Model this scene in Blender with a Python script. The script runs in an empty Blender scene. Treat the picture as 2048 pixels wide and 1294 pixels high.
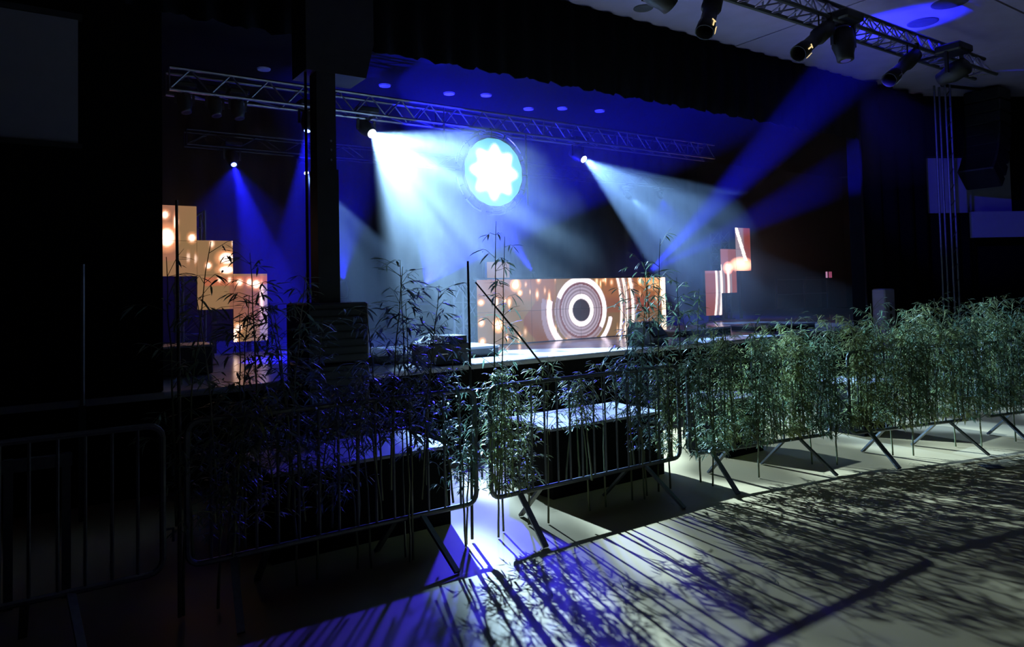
import bpy, math, random
from mathutils import Vector, Matrix, Quaternion, noise as mnoise
random.seed(7)
R = math.radians
PI = math.pi
scn = bpy.context.scene
col = scn.collection

# ------------------------------------------------------------------ camera
F, CX, CY, ROLL, VPX, HZ, H = 1420.0, 1024.0, 526.0, .0225, 3106.0, 577.0, 1.75
vX = Vector((VPX - CX, HZ - (VPX - CX) * ROLL - CY, F)).normalized()
p2 = Vector((-1000.0, HZ + 1000 * ROLL - CY, F)).normalized()
vZ = vX.cross(p2).normalized()
if vZ.y > 0: vZ = -vZ
vY = vZ.cross(vX)
RM = Matrix((vX, vY, vZ))                       # world = RM @ (right, down, forward)
right = RM @ Vector((1, 0, 0)); down = RM @ Vector((0, 1, 0)); fwd = RM @ Vector((0, 0, 1))
cam_d = bpy.data.cameras.new('camera'); cam = bpy.data.objects.new('camera', cam_d); col.objects.link(cam)
cm = Matrix((right, -down, -fwd)).transposed().to_4x4(); cm.translation = Vector((0, 0, H))
cam.matrix_world = cm
cam_d.sensor_width = 36; cam_d.lens = 36 * F / 2048
cam_d.shift_x = 0; cam_d.shift_y = -(647 - CY) / 2048
cam_d.clip_start = .05; cam_d.clip_end = 200
scn.camera = cam
# ------------------------------------------------------------------ world, exposure, sampling
w = bpy.data.worlds.new('dark_hall'); scn.world = w; w.use_nodes = True
w.node_tree.nodes['Background'].inputs[0].default_value = (.01, .012, .03, 1)
w.node_tree.nodes['Background'].inputs[1].default_value = .2
vs = scn.view_settings; vs.view_transform = 'Standard'; vs.look = 'None'; vs.gamma = 1; vs.use_curve_mapping = False
vs.exposure = 0.0
cy = scn.cycles
cy.use_denoising = True
cy.max_bounces = 4; cy.diffuse_bounces = 1; cy.glossy_bounces = 2; cy.transmission_bounces = 3; cy.volume_bounces = 0
cy.transparent_max_bounces = 4
cy.sample_clamp_indirect = 4
cy.use_adaptive_sampling = False
cy.caustics_reflective = False; cy.caustics_refractive = False

def aim(o, loc, target):
    o.location = loc
    o.rotation_mode = 'QUATERNION'
    o.rotation_quaternion = (Vector(target) - Vector(loc)).to_track_quat('-Z', 'Y')

def gobo(light, kind):
    light.use_nodes = True
    nt = light.node_tree; N = nt.nodes; L = nt.links
    em = N['Emission']
    tc = N.new('ShaderNodeTexCoord')
    sep = N.new('ShaderNodeSeparateXYZ'); L.new(tc.outputs['Normal'], sep.inputs[0])
    dx = N.new('ShaderNodeMath'); dx.operation = 'DIVIDE'; L.new(sep.outputs[0], dx.inputs[0]); L.new(sep.outputs[2], dx.inputs[1])
    dy = N.new('ShaderNodeMath'); dy.operation = 'DIVIDE'; L.new(sep.outputs[1], dy.inputs[0]); L.new(sep.outputs[2], dy.inputs[1])
    cb = N.new('ShaderNodeCombineXYZ'); L.new(dx.outputs[0], cb.inputs[0]); L.new(dy.outputs[0], cb.inputs[1])
    nz = N.new('ShaderNodeTexNoise'); L.new(cb.outputs[0], nz.inputs['Vector'])
    sc, lo, hi, a, b, off = kind
    cb.inputs[2].default_value = off
    nz.inputs['Scale'].default_value = sc; nz.inputs['Detail'].default_value = 1.0
    mr = N.new('ShaderNodeMapRange'); mr.interpolation_type = 'SMOOTHSTEP'
    mr.inputs['From Min'].default_value = lo; mr.inputs['From Max'].default_value = hi
    mr.inputs['To Min'].default_value = a; mr.inputs['To Max'].default_value = b
    L.new(nz.outputs[0], mr.inputs['Value']); L.new(mr.outputs[0], em.inputs['Strength'])

LIGHTS = []
def spot(name, loc, target, half, power, color, radius=.04, blend=.15, g=None):
    l = bpy.data.lights.new(name, 'SPOT'); l.energy = power; l.color = color
    l.spot_size = R(half * 2); l.spot_blend = blend; l.shadow_soft_size = radius
    o = bpy.data.objects.new(name, l); col.objects.link(o)
    aim(o, loc, target)
    if g: gobo(l, g)
    LIGHTS.append(o)
    return o

WHITE = (.26, .52, 1.0); BLUE = (.012, .012, 1.0)
DISC = Vector((6.47, 10.0, 3.71))
P_L1 = Vector((4.40, 10.2, 4.19)); P_L2 = Vector((8.66, 10.2, 4.15))
P_B2 = Vector((3.38, 10.2, 4.12)); P_L3 = Vector((4.22, 12.8, 3.95)); P_L4 = Vector((12.35, 12.8, 3.92))
P_B1 = Vector((2.95, 12.8, 4.0)); P_L5 = Vector((13.46, 12.8, 3.97))
T_L1 = (5.4, 4.0, 0); T_L2 = (9.4, 4.2, 0); T_L3 = (4.5, 7.6, 0); T_L4 = (12.6, 7.6, 0); T_B1 = (3.0, 9.0, 0); T_B2 = (2.5, 9.0, 0); T_L5 = (13.6, 9.0, 0)
P_U1 = Vector((4.66, 12.2, 1.95)); P_U2 = Vector((6.30, 12.2, 1.85)); P_U3 = Vector((6.66, 9.18, 2.0)); P_U4 = Vector((9.25, 9.18, 1.99))
T_U1 = (4.8, 12.3, 5.3); T_U2 = (7.8, 10.8, 5.3); T_U3 = (5.6, 10.2, 4.4); T_U4 = (10.0, 6.0, 4.75); T_U4B = (13.8, 6.4, 4.5)
spot('spot_white', P_L1, T_L1, 26, 10500, (.37, .66, 1.0), blend=.2, g=(7, .42, .58, .3, 1.5, 6.4))
spot('spot_white', P_L2, T_L2, 18, 5500, WHITE, g=(9, .40, .60, .25, 1.5, 8.3))
spot('spot_white', P_L3, T_L3, 10, 2600, WHITE, g=(9, .36, .62, .3, 1.5, 1.3))
spot('spot_white', P_L4, T_L4, 15, 1100, WHITE, g=(9, .36, .62, .3, 1.5, 5.3))
spot('spot_blue', P_L5, T_L5, 10, 60, (.1, .2, 1))
spot('spot_blue', P_B1, T_B1, 8, 4500, BLUE)
spot('spot_blue', P_B2, T_B2, 8, 3500, BLUE)
spot('spot_blue', P_U1, T_U1, 26, 2500, BLUE, blend=1)
spot('spot_blue', P_U2, T_U2, 38, 6500, BLUE)
spot('spot_blue', P_U3, T_U3, 10, 6500, BLUE)
spot('spot_blue', P_U4, T_U4, 7, 11000, BLUE, blend=.7)
spot('spot_blue', P_U4, T_U4B, 7, 6500, BLUE, blend=.8)
spot('spot_blue_haze_fill', P_B1, (3.0, 12.2, 0), 48, 260, BLUE, blend=.6)  # added fill, no fixture of its own: turns the left stage haze blue
spot('spot_blue_haze_fill', P_L5, (13.2, 12.0, 0), 50, 260, BLUE, blend=.6)  # second added fill, blue over the brownish haze on the right
spot('spot_front_blue', Vector((7.94, 4.4, 4.15)), (15.0, 6.7, 3.4), 14, 420, (.05, .04, 1.0), blend=.6)
spot('lamp_front_blue', DISC + Vector((0, -.14, 0)), (2.3, 3.5, 0), 14, 2700, (.04, .03, 1.0), radius=.12, blend=.8)
spot('lamp_halo_fill', DISC + Vector((0, -.14, 0)), (6.5, 8.8, 2.2), 34, 420, (.10, .36, 1.0), radius=.3, blend=.8)  # extra spot added to make the halo in the haze around the lamp

# ------------------------------------------------------------------ materials
MATS = {}
def pm(name, c, rough=.6, metal=0.0, var=.15, nscale=8, bump=0.0, trans=None, spec=.5, coord='Object'):
    if name in MATS: return MATS[name]
    m = bpy.data.materials.new(name); m.use_nodes = True
    nt = m.node_tree; N = nt.nodes; L = nt.links; b = N['Principled BSDF']
    b.inputs['Roughness'].default_value = rough; b.inputs['Metallic'].default_value = metal
    b.inputs['Specular IOR Level'].default_value = spec
    tc = N.new('ShaderNodeTexCoord'); nz = N.new('ShaderNodeTexNoise'); nz.inputs['Scale'].default_value = nscale
    nz.inputs['Detail'].default_value = 3
    L.new(tc.outputs[coord], nz.inputs['Vector'])
    rp = N.new('ShaderNodeValToRGB')
    rp.color_ramp.elements[0].color = (c[0] * (1 - var), c[1] * (1 - var), c[2] * (1 - var), 1)
    rp.color_ramp.elements[1].color = (min(1, c[0] * (1 + var)), min(1, c[1] * (1 + var)), min(1, c[2] * (1 + var)), 1)
    rp.color_ramp.elements[0].position = .3; rp.color_ramp.elements[1].position = .7
    L.new(nz.outputs[0], rp.inputs[0]); L.new(rp.outputs[0], b.inputs['Base Color'])
    if bump:
        bp = N.new('ShaderNodeBump'); bp.inputs['Strength'].default_value = bump; bp.inputs['Distance'].default_value = .01
        L.new(nz.outputs[0], bp.inputs['Height']); L.new(bp.outputs[0], b.inputs['Normal'])
    if trans:
        tr = N.new('ShaderNodeBsdfTranslucent'); tr.inputs[0].default_value = (*trans, 1)
        mx = N.new('ShaderNodeMixShader'); mx.inputs[0].default_value = .5
        out = N['Material Output']
        L.new(b.outputs[0], mx.inputs[1]); L.new(tr.outputs[0], mx.inputs[2]); L.new(mx.outputs[0], out.inputs[0])
    MATS[name] = m
    return m

def em(name, c, s):
    m = bpy.data.materials.new(name); m.use_nodes = True
    nt = m.node_tree; nt.nodes.remove(nt.nodes['Principled BSDF'])
    e = nt.nodes.new('ShaderNodeEmission'); e.inputs[0].default_value = (*c, 1); e.inputs[1].default_value = s
    nt.links.new(e.outputs[0], nt.nodes['Material Output'].inputs[0])
    m.cycles.emission_sampling = 'NONE'
    return m

FLOOR = pm('pale_hall_floor', (.56, .38, .19), .5, var=.07, nscale=1.3, spec=.3)
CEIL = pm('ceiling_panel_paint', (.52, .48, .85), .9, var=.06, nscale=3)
BLACKW = pm('black_wall_paint', (.006, .006, .009), .9, spec=.1)
VELVET = pm('black_velvet', (.005, .005, .009), .95, nscale=20, spec=.05)
STAGE = pm('stage_deck', (.42, .41, .46), .2, var=.12, nscale=2.5, spec=.6)
SKIRT = pm('stage_skirt', (.005, .005, .006), .9, spec=.1)
BLK = pm('black_plastic', (.015, .015, .017), .5, var=.3)
BLKM = pm('black_metal', (.02, .02, .024), .4, .6)
ALU = pm('aluminium', (.33, .33, .40), .35, .9)
STEEL = pm('galvanised_steel', (.13, .14, .15), .45, .6, nscale=30)
GREYT = pm('grey_board_top', (.33, .31, .38), .45, var=.08)
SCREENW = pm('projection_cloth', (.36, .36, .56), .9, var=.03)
CLOTH = pm('white_cloth', (.75, .75, .75), .9)
LEAF1 = pm('bamboo_leaf_green', (.34, .33, .14), .38, var=.45, nscale=5, trans=(.30, .36, .14))
LEAF2 = pm('bamboo_leaf_dark', (.21, .24, .13), .38, var=.45, nscale=5, trans=(.14, .23, .14))
STEM = pm('bamboo_stem', (.13, .15, .07), .5, var=.3, nscale=12)
CANE = pm('dark_cane', (.03, .028, .02), .6)
DOWNL = pm('downlight_white', (.75, .75, .78), .6)
VENT = pm('vent_grey', (.1, .1, .12), .8)
WALLG = pm('backstage_wall', (.03, .026, .035), .9, spec=.1)
E_WHITE = em('lens_white', (.75, .9, 1), 30)
E_BLUE = em('lens_blue', (.12, .2, 1), 18)
E_DIMBLUE = em('lens_dim_blue', (.1, .1, .6), .3)
E_WARM = em('warm_slot', (1, .75, .35), 1.0)
E_RED = em('red_led', (1, .12, .05), 2)
E_PINK = em('exit_panel_glow', (.55, .12, .25), .5)

# ------------------------------------------------------------------ mesh helpers
ORG = {}
class MB:
    def __init__(s): s.v = []; s.f = []
    def add(s, vs, fs):
        n = len(s.v); s.v += [tuple(a) for a in vs]; s.f += [tuple(i + n for i in f) for f in fs]; return s
    def box(s, c, d, rot=None):
        hx, hy, hz = d[0] / 2, d[1] / 2, d[2] / 2; c = Vector(c)
        vs = []
        for x in (-hx, hx):
            for y in (-hy, hy):
                for z in (-hz, hz):
                    q = Vector((x, y, z)); q = rot @ q if rot else q
                    vs.append(q + c)
        return s.add(vs, [(0, 1, 3, 2), (4, 6, 7, 5), (0, 4, 5, 1), (2, 3, 7, 6), (0, 2, 6, 4), (1, 5, 7, 3)])
    def bevbox(s, c, d, b=.01, rot=None):
        # chamfered on the vertical and top edges: octagonal prism with a chamfered lid
        hx, hy, hz = d[0] / 2, d[1] / 2, d[2] / 2; c = Vector(c)
        def ring(ix, iy, z):
            return [(-ix + b, -iy, z), (ix - b, -iy, z), (ix, -iy + b, z), (ix, iy - b, z), (ix - b, iy, z), (-ix + b, iy, z), (-ix, iy - b, z), (-ix, -iy + b, z)]
        rs = [ring(hx - b, hy - b, -hz), ring(hx, hy, -hz + b), ring(hx, hy, hz - b), ring(hx - b, hy - b, hz)]
        vs = []
        for r_ in rs:
            for q in r_:
                q = Vector(q); q = rot @ q if rot else q; vs.append(q + c)
        fs = [tuple(reversed(range(8))), tuple(range(24, 32))]
        for k in range(3):
            for i in range(8):
                j = (i + 1) % 8; fs.append((k * 8 + i, k * 8 + j, k * 8 + 8 + j, k * 8 + 8 + i))
        return s.add(vs, fs)
    def tube(s, pts, r, n=6, close=False):
        pts = [Vector(p) for p in pts]; k = len(pts); vs = []; fs = []
        rr = r if isinstance(r, (list, tuple)) else [r] * k
        up = None
        for i, p in enumerate(pts):
            if close: d = pts[(i + 1) % k] - pts[i - 1]
            else: d = pts[min(i + 1, k - 1)] - pts[max(i - 1, 0)]
            d.normalize()
            if up is None: up = d.orthogonal().normalized()
            up = (up - d * up.dot(d)).normalized(); sd = d.cross(up)
            for j in range(n):
                a = 2 * PI * j / n
                vs.append(p + (up * math.cos(a) + sd * math.sin(a)) * rr[i])
        for i in range(k if close else k - 1):
            for j in range(n):
                a = i * n + j; b = i * n + (j + 1) % n; i2 = (i + 1) % k
                fs.append((a, b, i2 * n + (j + 1) % n, i2 * n + j))
        if not close:
            fs.append(tuple(reversed(range(n)))); fs.append(tuple(range((k - 1) * n, k * n)))
        return s.add(vs, fs)
    def lathe(s, o, d, prof, n=16, cap=True):
        o = Vector(o); d = Vector(d).normalized(); u = d.orthogonal().normalized(); v = d.cross(u)
        vs = []; fs = []
        for (t, r) in prof:
            for j in range(n):
                a = 2 * PI * j / n; vs.append(o + d * t + (u * math.cos(a) + v * math.sin(a)) * r)
        k = len(prof)
        for i in range(k - 1):
            for j in range(n):
                a = i * n + j; b = i * n + (j + 1) % n
                fs.append((a, b, b + n, a + n))
        if cap: fs.append(tuple(reversed(range(n)))); fs.append(tuple(range((k - 1) * n, k * n)))
        return s.add(vs, fs)
    def mesh(s, name, mat, org=(0, 0, 0), smooth=False):
        o = Vector(org); me = bpy.data.meshes.new(name)
        me.from_pydata([tuple(Vector(v) - o) for v in s.v], [], s.f); me.materials.append(mat)
        if smooth: me.polygons.foreach_set('use_smooth', [True] * len(me.polygons))
        me.update(); return me
    def build(s, name, mat, parent=None, smooth=False, org=None):
        if org is None: org = ORG.get(parent.name, Vector((0, 0, 0))) if parent else Vector((0, 0, 0))
        po = ORG.get(parent.name, Vector((0, 0, 0))) if parent else Vector((0, 0, 0))
        o = bpy.data.objects.new(name, s.mesh(name, mat, org, smooth)); col.objects.link(o)
        o.location = Vector(org) - po
        if parent: o.parent = parent
        ORG[o.name] = Vector(org)
        return o

def link(name, me, parent, loc=(0, 0, 0), q=None, s=None):
    o = bpy.data.objects.new(name, me); col.objects.link(o); o.parent = parent; o.location = loc
    if q is not None: o.rotation_mode = 'QUATERNION'; o.rotation_quaternion = q
    if s: o.scale = s
    return o
def tag(o, label, cat, group=None):
    o['label'] = label; o['category'] = cat
    if group: o['group'] = group
    return o
def thing(name, label, cat, loc=(0, 0, 0), rz=0, group=None):
    o = bpy.data.objects.new(name, None); col.objects.link(o); o.location = loc; o.rotation_euler = (0, 0, rz)
    o.empty_display_size = .1
    ORG[o.name] = Vector(loc)
    return tag(o, label, cat, group)
def struct(o, kind='structure'):
    o['kind'] = kind; return o
def kids(o): return [c for c in bpy.data.objects if c.parent == o]
def copy_tree(o, parent=None, cache={}):
    c = o.copy(); col.objects.link(c)
    if parent: c.parent = parent
    for ch in list(o.children): copy_tree(ch, c)
    return c
def seg(a, b, mesh_unit, name, parent, off):
    a = Vector(a); b = Vector(b); d = b - a
    return link(name, mesh_unit, parent, a - off, Vector((0, 0, 1)).rotation_difference(d.normalized()), (1, 1, d.length))
def unit_tube(name, r, mat, n=6):
    return MB().tube([(0, 0, 0), (0, 0, 1)], r, n).mesh(name, mat, smooth=False)

# ------------------------------------------------------------------ the hall
fl = struct(MB().box((7, 4.5, -.1), (34, 25, .2)).build('floor', FLOOR))
ZC = 5.4
cl = bpy.data.objects.new('ceiling', MB().box((7, 4.5, ZC + .17), (34, 25, .2)).mesh('ceiling', BLACKW)); col.objects.link(cl); struct(cl)
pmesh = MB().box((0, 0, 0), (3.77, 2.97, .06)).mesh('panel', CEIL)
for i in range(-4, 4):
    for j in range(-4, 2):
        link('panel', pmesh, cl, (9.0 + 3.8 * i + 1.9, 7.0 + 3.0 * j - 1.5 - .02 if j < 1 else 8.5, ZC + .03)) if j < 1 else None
for (x, y, r_) in [(6.69, 6.6, .13), (10.51, 4.9, .2), (10.08, 4.35, .22), (13.2, 3.6, .2), (12.6, 5.6, .2)]:
    MB().lathe((x, y, ZC - .012), (0, 0, 1), [(0, r_ * .9), (.006, r_), (.012, r_)], 24).build('ceiling_vent', VENT, cl)
# proscenium: header, side piers, side walls
struct(MB().box((6.7, 7.17, 4.98), (11.4, .3, .84)).build('wall_header', BLACKW))
struct(MB().box((-4.45, 7.17, 3.155), (10.9, .3, 4.49)).build('wall_left_proscenium', BLACKW))
struct(MB().box((13.4, 7.17, 3.155), (1.6, .3, 4.49)).build('wall_right_proscenium', BLACKW))
rv = Vector((16.33, 6.1, 0)) - Vector((14.5, 7.1, 0)); ra = math.atan2(rv.y, rv.x); rq = Matrix.Rotation(ra, 3, 'Z')
c = Vector((14.5, 7.1, 0)) + rv.normalized() * 3.5
struct(MB().box((c.x - .1 * math.sin(-ra), c.y + .12, 2.7), (7.2, .2, 5.4), rq).build('wall_right_angled', BLACKW))
struct(MB().box((-10, 4.5, 2.7), (.2, 25, 5.4)).build('wall_left', BLACKW))
struct(MB().box((24, 4.5, 2.7), (.2, 25, 5.4)).build('wall_right', BLACKW))
struct(MB().box((7, -8, 2.7), (34, .2, 5.4)).build('wall_rear', BLACKW))
struct(MB().box((7, 14.2, 2.7), (34, .2, 5.4)).build('wall_stage_back', WALLG))
struct(MB().box((-.6, 10.6, 3.155), (.2, 6.4, 4.49)).build('wall_stage_left', BLACKW))

# stage deck and front skirt
st = bpy.data.objects.new('stage', MB().box((2.15, 10.5, .42), (24.1, 6.98, .83)).box((18.9, 11.0, .42), (9.4, 5.9, .83)).mesh('stage', SKIRT)); col.objects.link(st)
tag(st, 'wide black stage with a glossy grey deck of square panels', 'stage')
dm = MB().box((0, 0, 0), (1.99, .995, .06)).mesh('deck_panel', STAGE)
for i in range(11):
    for j in range(7):
        if i > 7 and j == 0: continue
        link('deck_panel', dm, st, (-.6 + 1 + 2 * i, 7.49 + j, .87))
MB().box((7.6, 6.985, .885), (13.2, .012, .02)).build('edge_trim', ALU, st)

# projection screens
sL = thing('projection_screen', 'pale grey projection screen high on the dark wall at the far left', 'screen', (-.9, 6.98, 3.05))
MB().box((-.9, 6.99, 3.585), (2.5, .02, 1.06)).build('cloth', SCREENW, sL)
MB().box((-.9, 6.985, 4.14), (2.56, .05, .05)).build('top_bar', BLK, sL)
MB().box((-.9, 6.985, 3.035), (2.56, .05, .04)).build('bottom_bar', BLK, sL)
sR = thing('projection_screen', 'bluish pale screen on the angled right wall behind the hanging speakers', 'screen', (15.5, 6.6, 3.05))
d = rv.normalized(); nrm = Vector((d.y, -d.x, 0))
a0 = Vector((14.62, 7.02, 0)) + nrm * .06
cc = a0 + d * .95
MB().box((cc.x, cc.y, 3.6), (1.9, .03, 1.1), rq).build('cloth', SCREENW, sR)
MB().box((cc.x + nrm.x * .01, cc.y + nrm.y * .01, 4.16), (1.94, .05, .04), rq).build('top_bar', BLK, sR)
cb_ = a0 + d * 2.55 + nrm * .35
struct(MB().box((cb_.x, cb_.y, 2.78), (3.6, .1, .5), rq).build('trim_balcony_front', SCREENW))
MB().lathe((16.9, 5.9, 2.25), (-.5, -1, 0), [(0, .012), (.02, .008)], 8).build('standby_light', E_RED)
tag(bpy.data.objects['standby_light'], 'tiny red indicator light below the pale balcony front', 'light')

# stage ceiling downlights
for k, (x, y) in enumerate([(3.21, 11.83), (4.49, 11.75), (5.31, 11.71), (6.57, 11.6), (7.24, 11.35), (8.56, 11.8), (9.15, 11.42), (9.98, 11.2)]):
    o = MB().lathe((x, y, ZC + .035), (0, 0, 1), [(0, .07), (.004, .1), (.03, .11)], 20).build('downlight', DOWNL)
    w_ = ['first', 'second', 'third', 'fourth', 'fifth', 'sixth', 'seventh', 'eighth'][k]
    tag(o, 'round unlit recessed downlight in the blue stage ceiling, %s from the left' % w_, 'downlight', 'downlights in the stage ceiling')
# pleated border curtain and legs
def curtain(name, label, x0, x1, y, zt, zb, step, amp, mat, scallop=0.0):
    n = max(4, int((x1 - x0) / step * 6)); vs = []; fs = []
    for side in (0, 1):
        for i in range(n + 1):
            x = x0 + (x1 - x0) * i / n; ph = (x - x0) / step
            yy = y + amp * math.sin(2 * PI * ph) + side * .012
            zz = zb + scallop * (1 if (ph % 1) < .5 else -1) * .5 + .01 * math.sin(i * 1.7)
            vs.append((x, yy, zt)); vs.append((x, yy, zz))
    m = 2 * (n + 1)
    for i in range(n):
        a = 2 * i; fs += [(a, a + 1, a + 3, a + 2), (m + a, m + a + 2, m + a + 3, m + a + 1), (a + 1, m + a + 1, m + a + 3, a + 3)]
    o = MB().add(vs, fs).build(name, mat, smooth=True)
    return tag(o, label, 'curtain')
curtain('border_curtain', 'black pleated border curtain hanging across the top of the stage opening', .7, 12.4, 6.93, 5.38, 4.3, .36, .035, VELVET, .04)
curtain('leg_curtain', 'black leg curtain at the left side of the stage opening', -.4, 1.06, 7.6, 5.35, .92, .3, .05, VELVET)
curtain('leg_curtain', 'black folded leg curtain at the right side of the stage opening', 12.3, 14.5, 6.86, 5.35, .02, .55, .1, VELVET)
curtain('back_curtain', 'dark backdrop curtain across the back of the stage', -.4, 16.0, 13.9, 5.3, .92, .5, .06, VELVET)

# ------------------------------------------------------------------ trusses
def square_truss(label, x0, x1, y, z0, s, r, mat, bay=.5):
    t = thing('lighting_truss', label, 'truss', (x0, y, z0)); off = Vector((x0, y, z0))
    um = unit_tube('chord', r, mat, 8); ub = unit_tube('brace', r * .5, mat, 5)
    for dy in (-s / 2, s / 2):
        for dz in (0, s): seg((x0, y + dy, z0 + dz), (x1, y + dy, z0 + dz), um, 'chord', t, off)
    n = int((x1 - x0) / bay)
    for i in range(n):
        xa = x0 + (x1 - x0) * i / n; xm = x0 + (x1 - x0) * (i + .5) / n; xb = x0 + (x1 - x0) * (i + 1) / n
        for dy in (-s / 2, s / 2):
            seg((xa, y + dy, z0), (xm, y + dy, z0 + s), ub, 'brace', t, off); seg((xm, y + dy, z0 + s), (xb, y + dy, z0), ub, 'brace', t, off)
        seg((xa, y - s / 2, z0), (xb, y + s / 2, z0), ub, 'brace', t, off)
        if i % 4 == 0:
            for dy in (-s / 2, s / 2): seg((xa, y + dy, z0), (xa, y + dy, z0 + s), ub, 'brace', t, off)
    return t
square_truss('long aluminium truss across the stage carrying the white beams and round lamp', 1.52, 12.2, 10.2, 4.45, .29, .025, ALU)
square_truss('rear black truss low in the haze behind the round lamp', 2.2, 14.2, 12.95, 4.3, .25, .02, BLKM, .8)
# front truss of triangular section
ft = thing('lighting_truss', 'triangular front truss under the hall ceiling at the upper right', 'truss', (2, 4.73, 4.8)); off = Vector((2, 4.73, 4.8))
um = unit_tube('chord', .026, STEEL, 8); ub = unit_tube('brace', .011, ALU, 5)
for (y, z) in ((4.58, 4.8), (4.87, 4.8), (4.73, 5.07)): seg((2, y, z), (12.0, y, z), um, 'chord', ft, off)
for i in range(33):
    xa = 2 + .3 * i; xm = xa + .15; xb = xa + .3
    for (p, q) in (((4.58, 4.8), (4.73, 5.07)), ((4.87, 4.8), (4.73, 5.07)), ((4.58, 4.8), (4.87, 4.8))):
        seg((xa, *p), (xm, *q), ub, 'brace', ft, off); seg((xm, *q), (xb, *p), ub, 'brace', ft, off)

# ------------------------------------------------------------------ light fixtures
def moving_head(label, lens, target, lensmat, up=1, s=1.0, group=None, lens_r=.055, ztop=None):
    """head with its lens at `lens`, pointing at target; up=1 hangs from above, -1 stands below"""
    lens = Vector(lens); d = (Vector(target) - lens).normalized()
    piv = lens - d * .2 * s
    t = thing('moving_head', label, 'stage light', piv, 0, group)
    side = d.cross(Vector((0, 0, 1)))
    side = side.normalized() if side.length > .1 else Vector((1, 0, 0))
    MB().lathe(piv - d * .17 * s, d, [(0, .06 * s), (.03 * s, .11 * s), (.2 * s, .12 * s), (.3 * s, .09 * s), (.36 * s, .085 * s), (.365 * s, .07 * s)], 14).build('head', BLK, t, True)
    MB().lathe(lens - d * .008, d, [(0, lens_r * s), (.004, lens_r * s * .9)], 16).build('lens', lensmat, t)
    for sg in (-1, 1):
        c0 = piv + side * sg * .15 * s
        MB().box(c0 + Vector((0, 0, .1 * s * up)), (.035 * s, .035 * s, .26 * s)).build('yoke_arm', BLK, t)
    MB().bevbox(piv + Vector((0, 0, .27 * s * up)), (.34 * s, .3 * s, .1 * s), .02).build('base', BLK, t)
    if up == 1:
        ty, tz, ts = (4.725, 4.8, .29) if piv.y < 6 else ((10.2, 4.45, .31) if piv.y < 11.5 else (12.95, 4.3, .27))
        MB().box((piv.x, (min(ty - ts / 2, piv.y - .04) + max(ty + ts / 2, piv.y + .04)) / 2, tz - .02), (.05, max(ty + ts / 2, piv.y + .04) - min(ty - ts / 2, piv.y - .04), .025)).build('crossbar', BLKM, t)
        MB().tube([piv + Vector((0, 0, .3 * s)), Vector((piv.x, piv.y, max(piv.z + .31 * s, tz - .02)))], .02, 6).build('clamp', BLKM, t)
    return t
G = 'moving head lights on the stage trusses'
moving_head('moving head casting the widest white beam, left of the round lamp', P_L1 + (P_L1 - P_L1), T_L1, E_WHITE, lens_r=.075)
moving_head('moving head casting a white beam right of the round lamp', P_L2, T_L2, E_WHITE, lens_r=.07)
moving_head('moving head casting a white beam behind the left black tower', P_L3, T_L3, E_WHITE, s=.8, ztop=4.33)
for (x, lb) in ((1.74, 'leftmost'), (2.12, 'second'), (2.42, 'third')):
    moving_head('dark unlit moving head on the left end of the stage truss, %s of three' % lb, (x, 10.15, 4.18), (x + .1, 9.8, 3.0), BLK, 1, .8, ztop=4.45)
moving_head('small white beam light hanging behind the right white beam', P_L4, T_L4, E_WHITE, s=.7, ztop=4.33)
moving_head('tiny far light point right of the small white beam', P_L5, T_L5, E_BLUE, s=.5, ztop=4.33)
moving_head('moving head with the leftmost blue beam', P_B1, T_B1, E_BLUE, s=.9, ztop=4.33)
moving_head('moving head with a blue beam beside the left tower', P_B2, T_B2, E_BLUE, s=.9)
moving_head('floor light with faint blue beam right of the left tower', P_U1, T_U1, E_BLUE, -1, .8, lens_r=.035)
moving_head('floor light left of the centre screen with a thin blue beam', P_U2, T_U2, E_BLUE, -1, .8, lens_r=.03)
moving_head('blue floor light on the centre screen pointing up to the left', P_U3, T_U3, E_BLUE, -1, .35)
moving_head('blue floor light on the centre screen pointing up to the right', P_U4, T_U4, E_BLUE, -1, .35)
for nm, x in (('under the faint blue beam right of the left tower', 4.66), ('left of the centre screen', 6.3)):
    t = thing('light_stand', 'black case stand ' + nm, 'stand', (x, 12.2, .9))
    MB().bevbox((x, 12.2, 1.2), (.5, .45, .6), .015).build('case', BLK, t)
    MB().box((x, 12.2, 1.51), (.36, .34, .03)).build('lid', BLKM, t)
# lights must not sit inside their lenses: move just in front
for o in LIGHTS:
    dv = o.rotation_quaternion @ Vector((0, 0, -1)); o.location = o.location + dv * .02

def profile_spot(label, a, b, warm):
    a = Vector(a); b = Vector(b); d = (b - a).normalized(); L = (b - a).length
    t = thing('profile_spotlight', label, 'stage light', a)
    MB().lathe(a, d, [(0, .06), (.02, .095), (L * .35, .1), (L * .37, .075), (L * .75, .075), (L * .76, .085)], 14).build('body', BLK, t, True)
    MB().lathe(a + d * L * .76, d, [(0, .085), (L * .24, .095), (L * .24 - .002, .085), (.01, .075)], 14, False).build('barrel', BLK, t, True)
    u = (Vector((0, -1, -.3)) - d * d.dot(Vector((0, -1, -.3)))).normalized(); v = d.cross(u)
    for ang in (-.9, .25):
        q = (u * math.cos(ang) + v * math.sin(ang)); sd = d.cross(q)
        m = Matrix((sd, q, d)).transposed()
        MB().box(a + d * L * .80 + q * .094, (.05, .006, .012), m).box(a + d * L * .87 + q * .098, (.014, .006, .07), m).build('vent_slot', E_WARM if warm else ALU, t)
    mid = a + d * L * .28
    for sg in (-1, 1):
        MB().tube([mid + v * sg * .11, mid + v * sg * .11 + Vector((0, 0, .16)), Vector((a.x, 4.6, 4.78))], .01, 5).build('bracket', BLKM, t)
    MB().tube([(a.x, 4.58, 4.74), (a.x, 4.58, 4.84)], .035, 8).build('clamp', BLKM, t)
    return t
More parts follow.
